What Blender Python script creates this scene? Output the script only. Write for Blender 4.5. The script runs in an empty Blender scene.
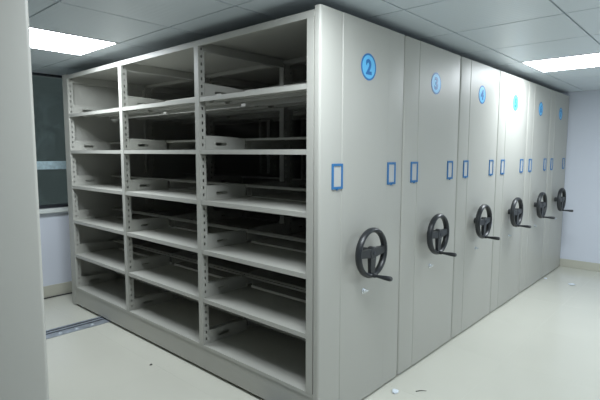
import bpy, bmesh, math, random
from mathutils import Matrix, Vector
random.seed(7)
sc = bpy.context.scene
C = sc.collection

# ------------------------------------------------------------------ camera
YAW, PITCH, ROLL, FPX = 0.8361376, -0.1001806, 0.0023115, 467.725
CAM = Vector((-1.85423, -1.54424, 1.51060))
fw = Vector((math.sin(YAW)*math.cos(PITCH), math.cos(YAW)*math.cos(PITCH), math.sin(PITCH)))
r0 = Vector((math.cos(YAW), -math.sin(YAW), 0)); u0 = r0.cross(fw)
rt = r0*math.cos(ROLL) + u0*math.sin(ROLL); up = u0*math.cos(ROLL) - r0*math.sin(ROLL)
cd = bpy.data.cameras.new('camera'); cam = bpy.data.objects.new('camera', cd); C.objects.link(cam)
cd.sensor_width = 36.0; cd.lens = FPX/600*36; cd.clip_start = 0.02
M = Matrix((rt, up, -fw)).transposed().to_4x4(); M.translation = CAM
cam.matrix_world = M
sc.camera = cam

# ------------------------------------------------------------------ world, exposure
LIGHT_E = 15.0                       # emission of the ceiling light panels
LIGHT_COL = (0.885, 0.95, 1.0)
w = bpy.data.worlds.new('world'); sc.world = w; w.use_nodes = True
w.node_tree.nodes['Background'].inputs['Color'].default_value = (0.034, 0.043, 0.043, 1)
w.node_tree.nodes['Background'].inputs['Strength'].default_value = 1.0
vs = sc.view_settings
vs.view_transform = 'Standard'; vs.look = 'None'; vs.gamma = 1.0; vs.use_curve_mapping = False
vs.exposure = 0.79

# ------------------------------------------------------------------ dimensions
D = 0.8463; H = 2.25; NC = 6
YP = [0.064, 1.045, 2.070, 3.102]     # upright centres
T = 0.036; YL = 3.125; YE = 3.205     # end panel back face, far end panel
ZS = [1.87, 1.53, 1.195, 0.86, 0.525] # shelf tops
ZB = 0.195                            # base shelf top
XW = 6*D + 0.03; YWIN = 3.60; XL = -4.2; YF = -4.4; ZC = 2.31
TX0, TY0, TPX, TP = -0.125, -0.155, 0.674, 0.6535  # ceiling grid

# ------------------------------------------------------------------ materials
def mat(name, col, rough=0.5, metal=0.0, spec=0.5, noise=None, bump=None, coat=0.0):
    m = bpy.data.materials.new(name); m.use_nodes = True
    nt = m.node_tree; b = nt.nodes['Principled BSDF']
    b.inputs['Base Color'].default_value = (*col, 1)
    b.inputs['Roughness'].default_value = rough
    b.inputs['Metallic'].default_value = metal
    b.inputs['Specular IOR Level'].default_value = spec
    b.inputs['Coat Weight'].default_value = coat
    tc = nt.nodes.new('ShaderNodeTexCoord')
    if noise:
        sc_, amt = noise
        n = nt.nodes.new('ShaderNodeTexNoise'); n.inputs['Scale'].default_value = sc_; n.inputs['Detail'].default_value = 5
        nt.links.new(tc.outputs['Object'], n.inputs['Vector'])
        mx = nt.nodes.new('ShaderNodeMix'); mx.data_type = 'RGBA'
        mx.inputs['A'].default_value = (*[max(0, c*(1-amt)) for c in col], 1)
        mx.inputs['B'].default_value = (*[min(1, c*(1+amt)) for c in col], 1)
        nt.links.new(n.outputs['Fac'], mx.inputs['Factor'])
        nt.links.new(mx.outputs['Result'], b.inputs['Base Color'])
    if bump:
        sc_, st = bump
        n = nt.nodes.new('ShaderNodeTexNoise'); n.inputs['Scale'].default_value = sc_; n.inputs['Detail'].default_value = 3
        nt.links.new(tc.outputs['Object'], n.inputs['Vector'])
        bp = nt.nodes.new('ShaderNodeBump'); bp.inputs['Strength'].default_value = st; bp.inputs['Distance'].default_value = 0.002
        nt.links.new(n.outputs['Fac'], bp.inputs['Height']); nt.links.new(bp.outputs['Normal'], b.inputs['Normal'])
    return m

PAINT = mat('paint_light_grey', (0.43, 0.43, 0.393), 0.45, noise=(1.5, 0.02), bump=(420, 0.06))
WALL = mat('wall_paint', (0.68, 0.72, 0.80), 0.7, noise=(2.0, 0.03))
FLOOR = mat('floor_tile', (0.615, 0.613, 0.54), 0.16, noise=(1.6, 0.04), bump=(3.0, 0.03))
GROUT = mat('floor_grout', (0.60, 0.60, 0.53), 0.3)
BASEB = mat('baseboard_tile', (0.54, 0.535, 0.455), 0.3, noise=(3, 0.05))
GRIDM = mat('ceiling_joint', (0.20, 0.22, 0.24), 0.5)
BLACK = mat('black_plastic', (0.020, 0.023, 0.026), 0.36, bump=(300, 0.05))
BLUE = mat('blue_plastic', (0.025, 0.15, 0.36), 0.4)
CARD = mat('holder_card', (0.47, 0.475, 0.46), 0.4)
SKY = mat('sticker_light_blue', (0.13, 0.52, 0.86), 0.4)
SKYD = mat('sticker_dark_blue', (0.01, 0.16, 0.45), 0.4)
CHROME = mat('chrome', (0.72, 0.75, 0.78), 0.18, metal=1.0)
STEEL = mat('galvanised_steel', (0.42, 0.46, 0.52), 0.45, metal=0.6, noise=(14, 0.6))
STEELD = mat('dark_steel', (0.05, 0.055, 0.065), 0.45, metal=0.5)
ZINC = mat('zinc', (0.58, 0.63, 0.68), 0.4, metal=0.3)
WHITEP = mat('white_plastic', (0.75, 0.77, 0.78), 0.4)
FRAMEW = mat('window_frame_paint', (0.70, 0.74, 0.72), 0.4)
TAPE = mat('transom_film', (0.42, 0.55, 0.60), 0.35, noise=(35, 0.45))
PAPER = mat('paper', (0.72, 0.78, 0.84), 0.7)
DARK = mat('dark_scrap', (0.05, 0.05, 0.04), 0.6)

def ceiling_material():
    m = mat('ceiling_tile_metal', (0.66, 0.73, 0.78), 0.38, spec=0.5)
    nt = m.node_tree; b = nt.nodes['Principled BSDF']
    tc = nt.nodes.new('ShaderNodeTexCoord')
    wv = nt.nodes.new('ShaderNodeTexWave'); wv.wave_type = 'BANDS'; wv.bands_direction = 'X'
    wv.inputs['Scale'].default_value = 9.0
    nt.links.new(tc.outputs['Object'], wv.inputs['Vector'])
    bp = nt.nodes.new('ShaderNodeBump'); bp.inputs['Strength'].default_value = 0.25; bp.inputs['Distance'].default_value = 0.002
    nt.links.new(wv.outputs['Color'], bp.inputs['Height']); nt.links.new(bp.outputs['Normal'], b.inputs['Normal'])
    return m
CEIL = ceiling_material()

def glass_material():
    m = bpy.data.materials.new('window_glass'); m.use_nodes = True
    nt = m.node_tree; nt.nodes.clear()
    o = nt.nodes.new('ShaderNodeOutputMaterial')
    t = nt.nodes.new('ShaderNodeBsdfTransparent'); t.inputs['Color'].default_value = (0.80, 0.84, 0.84, 1)
    g = nt.nodes.new('ShaderNodeBsdfGlossy'); g.inputs['Roughness'].default_value = 0.06
    d = nt.nodes.new('ShaderNodeBsdfDiffuse'); d.inputs['Color'].default_value = (0.25, 0.32, 0.33, 1)
    fr = nt.nodes.new('ShaderNodeFresnel'); fr.inputs['IOR'].default_value = 1.5
    n = nt.nodes.new('ShaderNodeTexNoise'); n.inputs['Scale'].default_value = 3.5; n.inputs['Detail'].default_value = 6
    n.inputs['Distortion'].default_value = 1.5
    tc = nt.nodes.new('ShaderNodeTexCoord'); nt.links.new(tc.outputs['Object'], n.inputs['Vector'])
    rp = nt.nodes.new('ShaderNodeMapRange'); rp.inputs['From Min'].default_value = 0.45; rp.inputs['From Max'].default_value = 0.75
    rp.inputs['To Min'].default_value = 0.0; rp.inputs['To Max'].default_value = 0.18
    nt.links.new(n.outputs['Fac'], rp.inputs['Value'])
    m1 = nt.nodes.new('ShaderNodeMixShader'); m2 = nt.nodes.new('ShaderNodeMixShader')
    nt.links.new(rp.outputs['Result'], m1.inputs['Fac']); nt.links.new(t.outputs[0], m1.inputs[1]); nt.links.new(d.outputs[0], m1.inputs[2])
    nt.links.new(fr.outputs[0], m2.inputs['Fac']); nt.links.new(m1.outputs[0], m2.inputs[1]); nt.links.new(g.outputs[0], m2.inputs[2])
    nt.links.new(m2.outputs[0], o.inputs['Surface'])
    return m
GLASS = glass_material()

def emit_material():
    m = bpy.data.materials.new('light_diffuser'); m.use_nodes = True
    b = m.node_tree.nodes['Principled BSDF']
    b.inputs['Base Color'].default_value = (0.8, 0.8, 0.8, 1)
    b.inputs['Emission Color'].default_value = (*LIGHT_COL, 1)
    b.inputs['Emission Strength'].default_value = LIGHT_E
    return m
EMIT = emit_material()

# ------------------------------------------------------------------ mesh helpers
def box(bm, x0, x1, y0, y1, z0, z1, bev=0.0):
    vs_ = [bm.verts.new((x, y, z)) for x in (x0, x1) for y in (y0, y1) for z in (z0, z1)]
    a = vs_
    fs = [bm.faces.new(q) for q in ((a[0], a[1], a[3], a[2]), (a[4], a[6], a[7], a[5]), (a[0], a[4], a[5], a[1]),
                                    (a[2], a[3], a[7], a[6]), (a[0], a[2], a[6], a[4]), (a[1], a[5], a[7], a[3]))]
    if bev:
        es = list({e for f in fs for e in f.edges})
        bmesh.ops.bevel(bm, geom=es, offset=bev, segments=2, affect='EDGES', profile=0.5)
    return fs

def tube(bm, p0, p1, r0_, r1_=None, n=12):
    r1_ = r0_ if r1_ is None else r1_
    p0 = Vector(p0); p1 = Vector(p1); d = (p1-p0).normalized()
    a = d.orthogonal().normalized(); b = d.cross(a)
    A = [bm.verts.new(p0+(a*math.cos(2*math.pi*i/n)+b*math.sin(2*math.pi*i/n))*r0_) for i in range(n)]
    B = [bm.verts.new(p1+(a*math.cos(2*math.pi*i/n)+b*math.sin(2*math.pi*i/n))*r1_) for i in range(n)]
    for i in range(n):
        bm.faces.new((A[i], A[(i+1) % n], B[(i+1) % n], B[i]))
    bm.faces.new(A[::-1]); bm.faces.new(B)

def lathe_y(bm, prof, n=24, cx=0, cz=0):
    """revolve (radius, y) profile about the Y axis"""
    rings = []
    for r, y in prof:
        rings.append([bm.verts.new((cx+r*math.cos(2*math.pi*i/n), y, cz+r*math.sin(2*math.pi*i/n))) for i in range(n)])
    for k in range(len(rings)-1):
        for i in range(n):
            bm.faces.new((rings[k][i], rings[k][(i+1) % n], rings[k+1][(i+1) % n], rings[k+1][i]))
    bm.faces.new(rings[0]); bm.faces.new(rings[-1])

def extrude_poly(bm, pts, axis, a0, a1):
    """closed polygon (list of 2D pts) swept along axis 'x','y' or 'z'"""
    def P(q, a):
        if axis == 'y': return (q[0], a, q[1])
        if axis == 'z': return (q[0], q[1], a)
        return (a, q[0], q[1])
    A = [bm.verts.new(P(q, a0)) for q in pts]; B = [bm.verts.new(P(q, a1)) for q in pts]
    n = len(pts)
    for i in range(n):
        bm.faces.new((A[i], A[(i+1) % n], B[(i+1) % n], B[i]))
    bm.faces.new(A[::-1]); bm.faces.new(B)

def mesh(name, bm, m, smooth=False):
    bmesh.ops.recalc_face_normals(bm, faces=bm.faces[:])
    me = bpy.data.meshes.new(name); bm.to_mesh(me); bm.free()
    me.materials.append(m)
    if smooth:
        me.polygons.foreach_set('use_smooth', [True]*len(me.polygons))
        me.set_sharp_from_angle(angle=math.radians(38))
    return me

def put(name, me, parent=None, loc=(0, 0, 0), rot=(0, 0, 0), scale=(1, 1, 1)):
    o = bpy.data.objects.new(name, me); C.objects.link(o)
    o.parent = parent; o.location = loc; o.rotation_euler = rot; o.scale = scale
    return o

def thing(name, label, cat, loc=(0, 0, 0), group=None):
    o = bpy.data.objects.new(name, None); C.objects.link(o); o.location = loc
    o['label'] = label; o['category'] = cat
    o.empty_display_size = 0.1
    if group: o['group'] = group
    return o

def tag(o, label, cat, group=None):
    o['label'] = label; o['category'] = cat
    if group: o['group'] = group
    return o

def struct(name, me, label, cat, parent=None, loc=(0, 0, 0)):
    o = put(name, me, parent, loc)
    if parent is None:
        o['kind'] = 'structure'; o['label'] = label; o['category'] = cat
    return o

def boxmesh(name, m, *dims, bev=0.0):
    bm = bmesh.new(); box(bm, *dims, bev=bev); return mesh(name, bm, m)

# ------------------------------------------------------------------ the room
floor = struct('floor', boxmesh('floor', GROUT, XL, XW, YF, YWIN, -0.1, -0.0004), 'glossy cream tiled floor of the storage room', 'floor')
FT = 0.866; FX0, FY0 = 1.57, -1.31
tile_cache = {}
def rect_tiles(x0, x1, y0, y1, ox, oy, p, px=None):
    px = px or p
    i0, i1 = math.floor((x0-ox)/px), math.ceil((x1-ox)/px); j0, j1 = math.floor((y0-oy)/p), math.ceil((y1-oy)/p)
    for i in range(i0, i1):
        for j in range(j0, j1):
            a, b = max(x0, ox+i*px), min(x1, ox+(i+1)*px); c, d = max(y0, oy+j*p), min(y1, oy+(j+1)*p)
            if b-a > 0.01 and d-c > 0.01:
                yield i, j, a, b, c, d
def tile_mesh(key, m, sx, sy, z0, z1, bev):
    k = (key, round(sx, 3), round(sy, 3))
    if k not in tile_cache:
        tile_cache[k] = boxmesh(key, m, -sx/2, sx/2, -sy/2, sy/2, z0, z1, bev=bev)
    return tile_cache[k]
for i, j, a, b, c, d in rect_tiles(XL, XW, YF, YWIN, FX0, FY0, FT):
    put('floor_tile', tile_mesh('floor_tile', FLOOR, b-a-0.0008, d-c-0.0008, -0.03, 0.0, 0.0003), floor, ((a+b)/2, (c+d)/2, 0))

ceiling = struct('ceiling', boxmesh('ceiling', GRIDM, XL, XW, YF, YWIN, ZC+0.012, ZC+0.1), 'suspended ceiling of grey square metal tiles', 'ceiling')
LIGHTS = {(-1, 3): 'bright square ceiling light over the aisle beside the open shelves',
          (4, -1): 'bright square ceiling light by the right edge, near cabinet number 5',
          (-1, -1): 'square ceiling light above the aisle entrance, out of the picture',
          (4, -5): 'square ceiling light in the room corner behind the viewer',
          (1, -5): 'square ceiling light in the middle of the room behind the viewer',
          }
fr_bm = bmesh.new(); s = TP/2-0.004; sX = TPX/2-0.004
for q in ((-sX, sX, -s, -s+0.012), (-sX, sX, s-0.012, s), (-sX, -sX+0.012, -s+0.012, s-0.012), (sX-0.012, sX, -s+0.012, s-0.012)):
    box(fr_bm, *q, -0.004, 0.011)
LFRAME = mesh('light_frame', fr_bm, WHITEP)
LDIFF = boxmesh('light_diffuser', EMIT, -sX+0.012, sX-0.012, -s+0.012, s-0.012, -0.001, 0.010)
LDIFF.materials.append(WHITEP)
for p_ in LDIFF.polygons: p_.material_index = 0 if p_.normal.z < -0.5 else 1
for i, j, a, b, c, d in rect_tiles(XL, XW, YF, YWIN, TX0, TY0, TP, TPX):
    if (i, j) in LIGHTS:
        t = thing('ceiling_light', LIGHTS[(i, j)], 'ceiling light', ((a+b)/2, (c+d)/2, ZC), 'square ceiling light panels')
        put('light_frame', LFRAME, t); put('diffuser', LDIFF, t)
        continue
    put('ceiling_tile', tile_mesh('ceiling_tile', CEIL, b-a-0.010, d-c-0.010, 0.0, 0.0119, 0.0015), ceiling, ((a+b)/2, (c+d)/2, ZC))
struct('wall_right', boxmesh('wall_right', WALL, XW, XW+0.12, YF, YWIN, -0.1, ZC+0.1), 'plain bluish white wall at the end of the cabinet row', 'wall')
struct('wall_left', boxmesh('wall_left', WALL, XL-0.12, XL, YF, YWIN, -0.1, ZC+0.1), 'plain white wall on the left side of the room', 'wall')
struct('wall_front', boxmesh('wall_front', WALL, XL, XW, YF-0.12, YF, -0.1, ZC+0.1), 'plain white wall behind the viewer', 'wall')
WX0, WX1, WZ0, WZ1 = -1.75, 1.15, 0.935, 2.3085
bm = bmesh.new()
box(bm, XL, XW, YWIN, YWIN+0.2, -0.1, WZ0); box(bm, XL, XW, YWIN, YWIN+0.2, WZ1, ZC+0.1)
box(bm, XL, WX0, YWIN, YWIN+0.2, WZ0, WZ1); box(bm, WX1, XW, YWIN, YWIN+0.2, WZ0, WZ1)
struct('wall_back', mesh('wall_back', bm, WALL), 'bluish white wall under and around the dark window', 'wall')
struct('baseboard_right', boxmesh('baseboard_right', BASEB, XW-0.012, XW, YF, YWIN-0.012, 0.0005, 0.105, bev=0.002), 'low beige tile baseboard on the end wall', 'baseboard')
struct('baseboard_back', boxmesh('baseboard_back', BASEB, XL, XW, YWIN-0.012, YWIN, 0.0005, 0.128, bev=0.002), 'low beige tile baseboard under the window', 'baseboard')
# window
bm = bmesh.new()
for q in ((WX0, WX1, WZ0, WZ0+0.03), (WX0, WX1, WZ1-0.02, WZ1)):
    box(bm, q[0], q[1], YWIN+0.05, YWIN+0.10, q[2], q[3])
for x in (WX0, WX1-0.03, -0.36):
    box(bm, x, x+0.03, YWIN+0.05, YWIN+0.10, WZ0+0.03, WZ1-0.03)
win = struct('window_1', mesh('window_frame', bm, STEELD), 'dark window with a pale blue transom bar above a white sill', 'window')
put('transom', boxmesh('transom', TAPE, WX0+0.03, WX1-0.03, YWIN+0.035, YWIN+0.062, 1.335, 1.42, bev=0.004), win)
for z0, z1 in ((WZ0+0.03, 1.335), (1.42, WZ1-0.03)):
    for x0, x1 in ((WX0+0.03, -0.36), (-0.33, WX1-0.03)):
        put('pane', boxmesh('pane', GLASS, x0, x1, YWIN+0.072, YWIN+0.078, z0, z1), win)
put('window_sill', boxmesh('window_sill', FRAMEW, WX0-0.05, WX1+0.05, YWIN-0.05, YWIN+0.05, WZ0-0.045, WZ0, bev=0.006), win)

# ------------------------------------------------------------------ cabinet pieces
G = 0.004                                     # half the gap between neighbouring cabinets
def end_panel_mesh():
    bm = bmesh.new()
    a, b, r = G, D-G, 0.014
    pts = [(a, T)]
    for k in range(5):
        t = math.pi/2*k/4; pts.append((a+r-r*math.cos(t), r-r*math.sin(t)))
    pts += [(0.190, 0), (0.1912, 0.0018), (0.1924, 0.0018), (0.1955, -0.002), (0.651, -0.002), (0.6535, 0.0012), (0.655, 0.0)]
    for k in range(5):
        t = math.pi/2*k/4; pts.append((b-r+r*math.sin(t), r-r*math.cos(t)))
    pts.append((b, T))
    extrude_poly(bm, pts, 'z', 0.014, H)
    return mesh('end_panel', bm, PAINT, True)
END = end_panel_mesh()
bm = bmesh.new(); box(bm, G, D-G, YL, YE, 0.003, H-0.004, bev=0.008)
FAREND = mesh('rear_end_panel', bm, PAINT)

def holder_mesh():
    bm = bmesh.new(); wd, h, t = 0.047, 0.069, 0.0135
    for q in ((-wd, wd, -h, -h+t), (-wd, wd, h-t, h), (-wd, -wd+t, -h+t, h-t), (wd-t, wd, -h+t, h-t)):
        box(bm, q[0], q[1], -0.006, 0.0, q[2], q[3])
    box(bm, -0.008, 0.008, -0.006, 0.0, -h-0.006, -h)
    box(bm, -0.006, 0.006, -0.010, -0.005, -h+0.002, -h+0.010)
    return mesh('label_holder', bm, BLUE)
HOLDER = holder_mesh()
HCARD = boxmesh('holder_card', CARD, -0.0335, 0.0335, -0.0025, 0.0, -0.0555, 0.0555)

bm = bmesh.new(); lathe_y(bm, [(0.066, 0.0), (0.066, -0.0012)], 40); STICK = mesh('number_sticker', bm, SKY)
def ring_mesh():
    bm = bmesh.new(); n = 48; R = [[], [], [], []]
    for i in range(n):
        c, s_ = math.cos(2*math.pi*i/n), math.sin(2*math.pi*i/n)
        for k, (r, y) in enumerate(((0.065, 0.0), (0.065, -0.0016), (0.0755, -0.0016), (0.0755, 0.0))):
            R[k].append(bm.verts.new((r*c, y, r*s_)))
    for k in range(4):
        for i in range(n):
            bm.faces.new((R[k][i], R[k][(i+1) % n], R[(k+1) % 4][(i+1) % n], R[(k+1) % 4][i]))
    return mesh('ring', bm, SKYD)
RING = ring_mesh()
def digit_mesh(ch):
    cu = bpy.data.curves.new('digit', 'FONT'); cu.body = ch; cu.size = 0.112; cu.align_x = 'CENTER'; cu.align_y = 'CENTER'
    cu.extrude = 0.0007; cu.offset = 0.0042; cu.resolution_u = 6
    ob = bpy.data.objects.new('tmp', cu); C.objects.link(ob)
    dg = bpy.context.evaluated_depsgraph_get(); me = bpy.data.meshes.new_from_object(ob.evaluated_get(dg))
    bpy.data.objects.remove(ob)
    xs = [v.co.x for v in me.vertices]; ys = [v.co.y for v in me.vertices]
    cx, cy = (min(xs)+max(xs))/2, (min(ys)+max(ys))/2
    for v in me.vertices:
        x, y, z = v.co; v.co = (x-cx, -0.0019-z, y-cy)
    me.name = 'digit'; me.materials.clear(); me.materials.append(SKYD)
    return me

# hand wheel about its own axis (Y), centre at the hub
def wheel_mesh():
    bm = bmesh.new(); n, k, R = 40, 10, 0.132
    ring = []
    for i in range(n):
        a = 2*math.pi*i/n; row = []
        for j in range(k):
            b = 2*math.pi*j/k
            r = R+0.0145*math.cos(b); y = 0.021*math.sin(b)
            row.append(bm.verts.new((r*math.cos(a), y, r*math.sin(a))))
        ring.append(row)
    for i in range(n):
        for j in range(k):
            bm.faces.new((ring[i][j], ring[(i+1) % n][j], ring[(i+1) % n][(j+1) % k], ring[i][(j+1) % k]))
    lathe_y(bm, [(0.026, 0.080), (0.026, 0.02), (0.038, 0.015), (0.038, -0.012), (0.032, -0.018), (0.0, -0.018001)][:5], 20)
    for ang in (3, 178, 268):
        a = math.radians(ang); d = Vector((math.cos(a), 0, math.sin(a))); e = Vector((-math.sin(a), 0, math.cos(a)))
        A, B = [], []
        for rr, ww, th, arr in ((0.025, 0.026, 0.013, A), (R-0.005, 0.019, 0.010, B)):
            for su, sy in ((-1, -1), (1, -1), (1, 1), (-1, 1)):
                arr.append(bm.verts.new(d*rr+e*ww*su+Vector((0, th*sy-0.002, 0))))
        for i in range(4):
            bm.faces.new((A[i], A[(i+1) % 4], B[(i+1) % 4], B[i]))
        bm.faces.new(A[::-1]); bm.faces.new(B)
    return mesh('hand_wheel', bm, BLACK, True)
WHEEL = wheel_mesh()
bm = bmesh.new(); lathe_y(bm, [(0.012, -0.0185), (0.012, -0.0205), (0.008, -0.022)], 16); CAP = mesh('hub_cap', bm, STEELD, True)
bm = bmesh.new()
lathe_y(bm, [(0.012, -0.010), (0.012, -0.030), (0.0085, -0.034), (0.0095, -0.060), (0.0135, -0.100), (0.0145, -0.128), (0.011, -0.137)], 16)
CRANK = mesh('crank_handle', bm, BLACK, True)
bm = bmesh.new(); lathe_y(bm, [(0.017, 0.0), (0.017, -0.004), (0.012, -0.006), (0.012, -0.014), (0.009, -0.016)], 20)
LOCK = mesh('lock', bm, CHROME, True)
bm = bmesh.new(); box(bm, -0.006, 0.028, -0.020, -0.015, -0.004, 0.006, bev=0.0015); LEVER = mesh('lock_lever', bm, CHROME)

# slotted upright: open channel with punched side flanges; origin at bottom centre of the front face, mirrored for the rear
def upright_mesh():
    bm = bmesh.new(); hw, dp, th = 0.0225, 0.050, 0.0018; z0, z1 = ZB+0.0005, 2.195
    box(bm, 0, th, -hw, hw, z0, z1)
    sx0, sx1, pit, sh = 0.0205, 0.031, 0.0475, 0.020
    for sy in (-1, 1):
        ya, yb = (hw-th, hw) if sy > 0 else (-hw, -hw+th)
        box(bm, th, sx0, ya, yb, z0, z1); box(bm, sx1, dp, ya, yb, z0, z1)
        z = z0; 
        while z < z1:
            e = min(z+pit-sh, z1); box(bm, sx0, sx1, ya, yb, z, e); z += pit
    box(bm, dp-th, dp, -hw+th, hw-th, z0, z1)
    return mesh('upright', bm, PAINT)
UPRIGHT = upright_mesh()

def bracket_mesh():
    bm = bmesh.new(); th = 0.0022
    out = [(0.047, -0.004), (0.090, -0.004), (0.262, -0.004), (0.395, -0.004), (0.395, 0.078), (0.262, 0.086), (0.090, 0.090), (0.047, 0.090)]
    cx0, cx1, cz, r = 0.138, 0.216, 0.036, 0.011
    inn = [(cx0-r*0.7, cz-r*0.7), (cx0, cz-r), (cx1, cz-r), (cx1+r*0.7, cz-r*0.7), (cx1+r*0.7, cz+r*0.7), (cx1, cz+r), (cx0, cz+r), (cx0-r*0.7, cz+r*0.7)]
    V = [[bm.verts.new((q[0], y, q[1])) for q in L] for L in (out, inn) for y in (0, th)]
    oA, oB, iA, iB = V
    for i in range(8):
        j = (i+1) % 8
        bm.faces.new((oA[i], oA[j], iA[j], iA[i])); bm.faces.new((oB[i], iB[i], iB[j], oB[j]))
        bm.faces.new((oA[i], oB[i], oB[j], oA[j])); bm.faces.new((iA[i], iA[j], iB[j], iB[i]))
    return mesh('shelf_bracket', bm, PAINT)
BRACKET = bracket_mesh()

def shelf_mesh(ya, yb):
    bm = bmesh.new()
    # folded tray: lip, top, rear fold (profile in x,z), swept along y
    prof = [(0.004, 0.0), (0.402, 0.0), (0.402, -0.026), (0.4005, -0.026), (0.4005, -0.0018), (0.0075, -0.0018), (0.0075, -0.020),
            (0.0075, -0.0265), (0.022, -0.0265), (0.022, -0.028), (0.004, -0.028)]
    extrude_poly(bm, prof, 'y', ya, yb)
    for x in (0.12, 0.26):                               # stiffening ribs
        extrude_poly(bm, [(x, -0.0018), (x+0.008, -0.017), (x+0.040, -0.017), (x+0.048, -0.0018)], 'y', ya+0.01, yb-0.01)
    return mesh('shelf', bm, PAINT)
BAY = [(YP[k]+0.0235, YP[k+1]-0.0235) for k in range(3)]
SHELF = [shelf_mesh(a, b) for a, b in BAY]
def rod_mesh(a, b):
    bm = bmesh.new(); extrude_poly(bm, [(0.398, 0.070), (0.398, 0.082), (0.4005, 0.084), (0.403, 0.082), (0.403, 0.070), (0.4005, 0.068)], 'y', a-0.02, b+0.02)
    return mesh('back_stop', bm, PAINT)
ROD = [rod_mesh(a, b) for a, b in BAY]
BASE_SHELF = []
for a, b in ((T+0.001, YP[1]), (YP[1], YP[2]), (YP[2], YL-0.001)):
    bm = bmesh.new()
    extrude_poly(bm, [(0.003, ZB), (D/2, ZB), (D/2, ZB-0.002), (0.006, ZB-0.002), (0.006, ZB-0.022), (0.003, ZB-0.022)], 'y', a+0.0005, b-0.0005)
    BASE_SHELF.append(mesh('base_shelf', bm, PAINT))
bm = bmesh.new()
box(bm, 0.008, 0.05, T+0.001, YL-0.001, 0.022, ZB-0.023, bev=0.002)
box(bm, D-0.05, D-0.008, T+0.001, YL-0.001, 0.022, ZB-0.023, bev=0.002)
for y in (YP[0]+0.03, YP[1], YP[2], YP[3]-0.03):
    box(bm, 0.05, D-0.05, y-0.02, y+0.02, 0.06, ZB-0.023)
BASE = mesh('base_frame', bm, PAINT)
TOP = boxmesh('top_panel', PAINT, 0.006, D-0.006, T+0.001, YL-0.001, 2.226, 2.233)
RAIL = boxmesh('top_rail', PAINT, 0.004, 0.022, T+0.001, YL-0.001, 2.1955, 2.2255, bev=0.0015)
CROSS = boxmesh('cross_beam', PAINT, 0.052, D-0.052, -0.018, 0.018, 2.165, 2.2255, bev=0.003)

WX, WZ, WY = 0.386, 0.941, -0.078
def cabinet(x, label, number=None, interior=True, wheel=True, holders=(0.152, 0.706)):
    t = thing('shelving_cabinet', label, 'cabinet', (x, 0, 0), 'row of mobile shelving cabinets')
    put('end_panel', END, t); put('rear_end_panel', FAREND, t)
    put('top_panel', TOP, t); put('base_frame', BASE, t)
    put('top_rail', RAIL, t); put('top_rail', RAIL, t, (D, 2*T+(YL-T), 0), (0, 0, math.pi))
    for xh in holders:
        h = put('label_holder', HOLDER, t, (xh, -0.0001, 1.385)); h['label'] = 'blue card holder'
        put('card', HCARD, h)
    if number:
        st = put('number_sticker', STICK, t, (0.435, -0.0021, 2.0)); st['label'] = 'round blue sticker with number '+number
        put('ring', RING, st); put('digit', digit_mesh(number), st)
    if wheel:
        wl = put('hand_wheel', WHEEL, t, (WX, WY, WZ)); wl['label'] = 'black hand wheel'
        put('hub_cap', CAP, wl)
        a = math.radians(268); put('crank_handle', CRANK, wl, (0.130*math.cos(a), 0, 0.130*math.sin(a)))
        lk = put('lock', LOCK, t, (0.415, -0.0021, 0.695)); lk['label'] = 'chrome lock'
        put('lock_lever', LEVER, lk)
    for y in YP:
        put('upright', UPRIGHT, t, (0.001, y, 0)); put('upright', UPRIGHT, t, (D-0.001, y, 0), (0, 0, math.pi))
        put('cross_beam', CROSS, t, (0, y, 0))
    yc = (T+YL)
    for k in range(3):
        put('base_shelf', BASE_SHELF[k], t)
        put('base_shelf', BASE_SHELF[k], t, (D, 0, 0), (0, 0, 0), (-1, 1, 1))
    if not interior: return t
    for z in ZS+[ZB]:
        for k in range(3):
            a, b = BAY[k]
            for side in (0, 1):
                X, sx = (0, 1) if side == 0 else (D, -1)
                if z != ZB: put('shelf', SHELF[k], t, (X, 0, z), (0, 0, 0), (sx, 1, 1))
                put('back_stop', ROD[k], t, (X, 0, z), (0, 0, 0), (sx, 1, 1))
                put('shelf_bracket', BRACKET, t, (X, b-0.0025, z+0.004), (0, 0, 0), (sx, 1, 1))
                put('shelf_bracket', BRACKET, t, (X, a+0.0003, z+0.004), (0, 0, 0), (sx, 1, 1))
    return t

CABS = [('open-sided grey metal shelving cabinet with blue number 2, nearest of the row', True),
        ('closed grey cabinet end with blue number 3, second in the row', True),
        ('closed grey cabinet end with blue number 4, third in the row', False),
        ('closed grey cabinet end with blue number 5, fourth in the row', False),
        ('closed grey cabinet end with blue number 6, last but one in the row', False),
        ('closed grey cabinet end with blue number 7, last one against the wall', False)]
for i, (lab, inn) in enumerate(CABS):
    cabinet(i*D, lab, str(i+2), inn)
cabinet(-1.331-D+G, 'grey cabinet at the left edge of the picture, across the aisle from the shelves', None, True, False, (0.152, 0.675))

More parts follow.
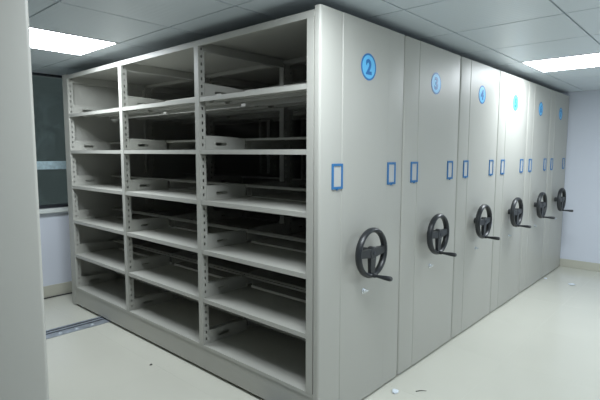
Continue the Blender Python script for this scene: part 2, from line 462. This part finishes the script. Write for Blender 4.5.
# ------------------------------------------------------------------ floor rails
def rail(y, label):
    t = thing('floor_rail', label, 'rail', (0, y, 0), 'steel rails set on the floor under the cabinets')
    x0, x1 = -2.3, XW-0.02
    put('rail_plate', boxmesh('rail_plate', STEEL, x0, x1, -0.092, 0.092, 0.0004, 0.006, bev=0.001), t)
    put('rail_bar', boxmesh('rail_bar', STEEL, x0, x1, 0.012, 0.032, 0.0062, 0.0125, bev=0.002), t)
    put('rail_bar', boxmesh('rail_bar', STEEL, x0, x1, 0.066, 0.086, 0.0062, 0.0125, bev=0.002), t)
    for q in ((-0.004, 0.0115), (0.0325, 0.0655)):
        put('groove', boxmesh('groove', STEELD, x0, x1, *q, 0.0062, 0.0078), t)
    bm = bmesh.new(); bmesh.ops.create_cone(bm, cap_ends=True, segments=12, radius1=0.018, radius2=0.014, depth=0.004)
    sm = mesh('screw_glare', bm, ZINC)  # pale screw heads, coloured to double as glare blotches on the steel
    x = -1.2
    while x < 0.0:
        put('screw_glare', sm, t, (x, -0.05, 0.0082)); x += 0.135
rail(2.530, 'galvanised steel floor rail crossing the aisle toward the window end')
rail(0.300, 'galvanised steel floor rail near the cabinets\' front ends')

# ------------------------------------------------------------------ small things on the floor
def scrap(name, loc, r, m, label, cat, flat=0.25, n=9, group=None):
    bm = bmesh.new(); bmesh.ops.create_icosphere(bm, subdivisions=2, radius=r)
    rnd = random.Random(int(abs(loc[0])*1000)+3)
    zmin = 1e9
    for v in bm.verts:
        v.co *= rnd.uniform(0.65, 1.2); v.co.z *= flat; zmin = min(zmin, v.co.z)
    for v in bm.verts: v.co.z -= zmin-0.0004
    return tag(put(name, mesh(name, bm, m), None, loc), label, cat, group)
scrap('paper_scrap', (4.17, -0.34, 0), 0.040, PAPER, 'small white paper scrap on the floor near the end wall', 'scrap')
scrap('paper_scrap', (4.262, -0.035, 0), 0.022, PAPER, 'tiny white paper scrap at the foot of cabinet number 7', 'scrap')
scrap('paper_scrap', (0.655, -0.095, 0), 0.026, PAPER, 'pale bluish paper scrap on the floor below cabinet number 2', 'scrap')
bm = bmesh.new(); tube(bm, (-0.03, 0.02, 0.003), (0.0, 0.0, 0.003), 0.0025, n=6); tube(bm, (0.0, 0.0, 0.003), (0.02, -0.028, 0.003), 0.0025, 0.0015, n=6)
tag(put('wire_offcut', mesh('wire_offcut', bm, DARK), None, (0.781, -0.209, 0)), 'thin dark bent wire offcut on the floor below cabinet number 3', 'scrap')
scrap('dirt_crumb', (-0.185, 1.395, 0), 0.011, DARK, 'small dark crumb lying on the aisle floor', 'crumb', 0.3)
bm = bmesh.new()
pts = [(-1.2+0.1*k, YWIN-0.030+0.004*math.sin(k*1.7), 0.0075) for k in range(20)]
for a, b in zip(pts[:-1], pts[1:]): tube(bm, a, b, 0.006, n=8)
tag(put('cable', mesh('cable', bm, BLACK, True)), 'thin black cable lying along the baseboard under the window', 'cable')
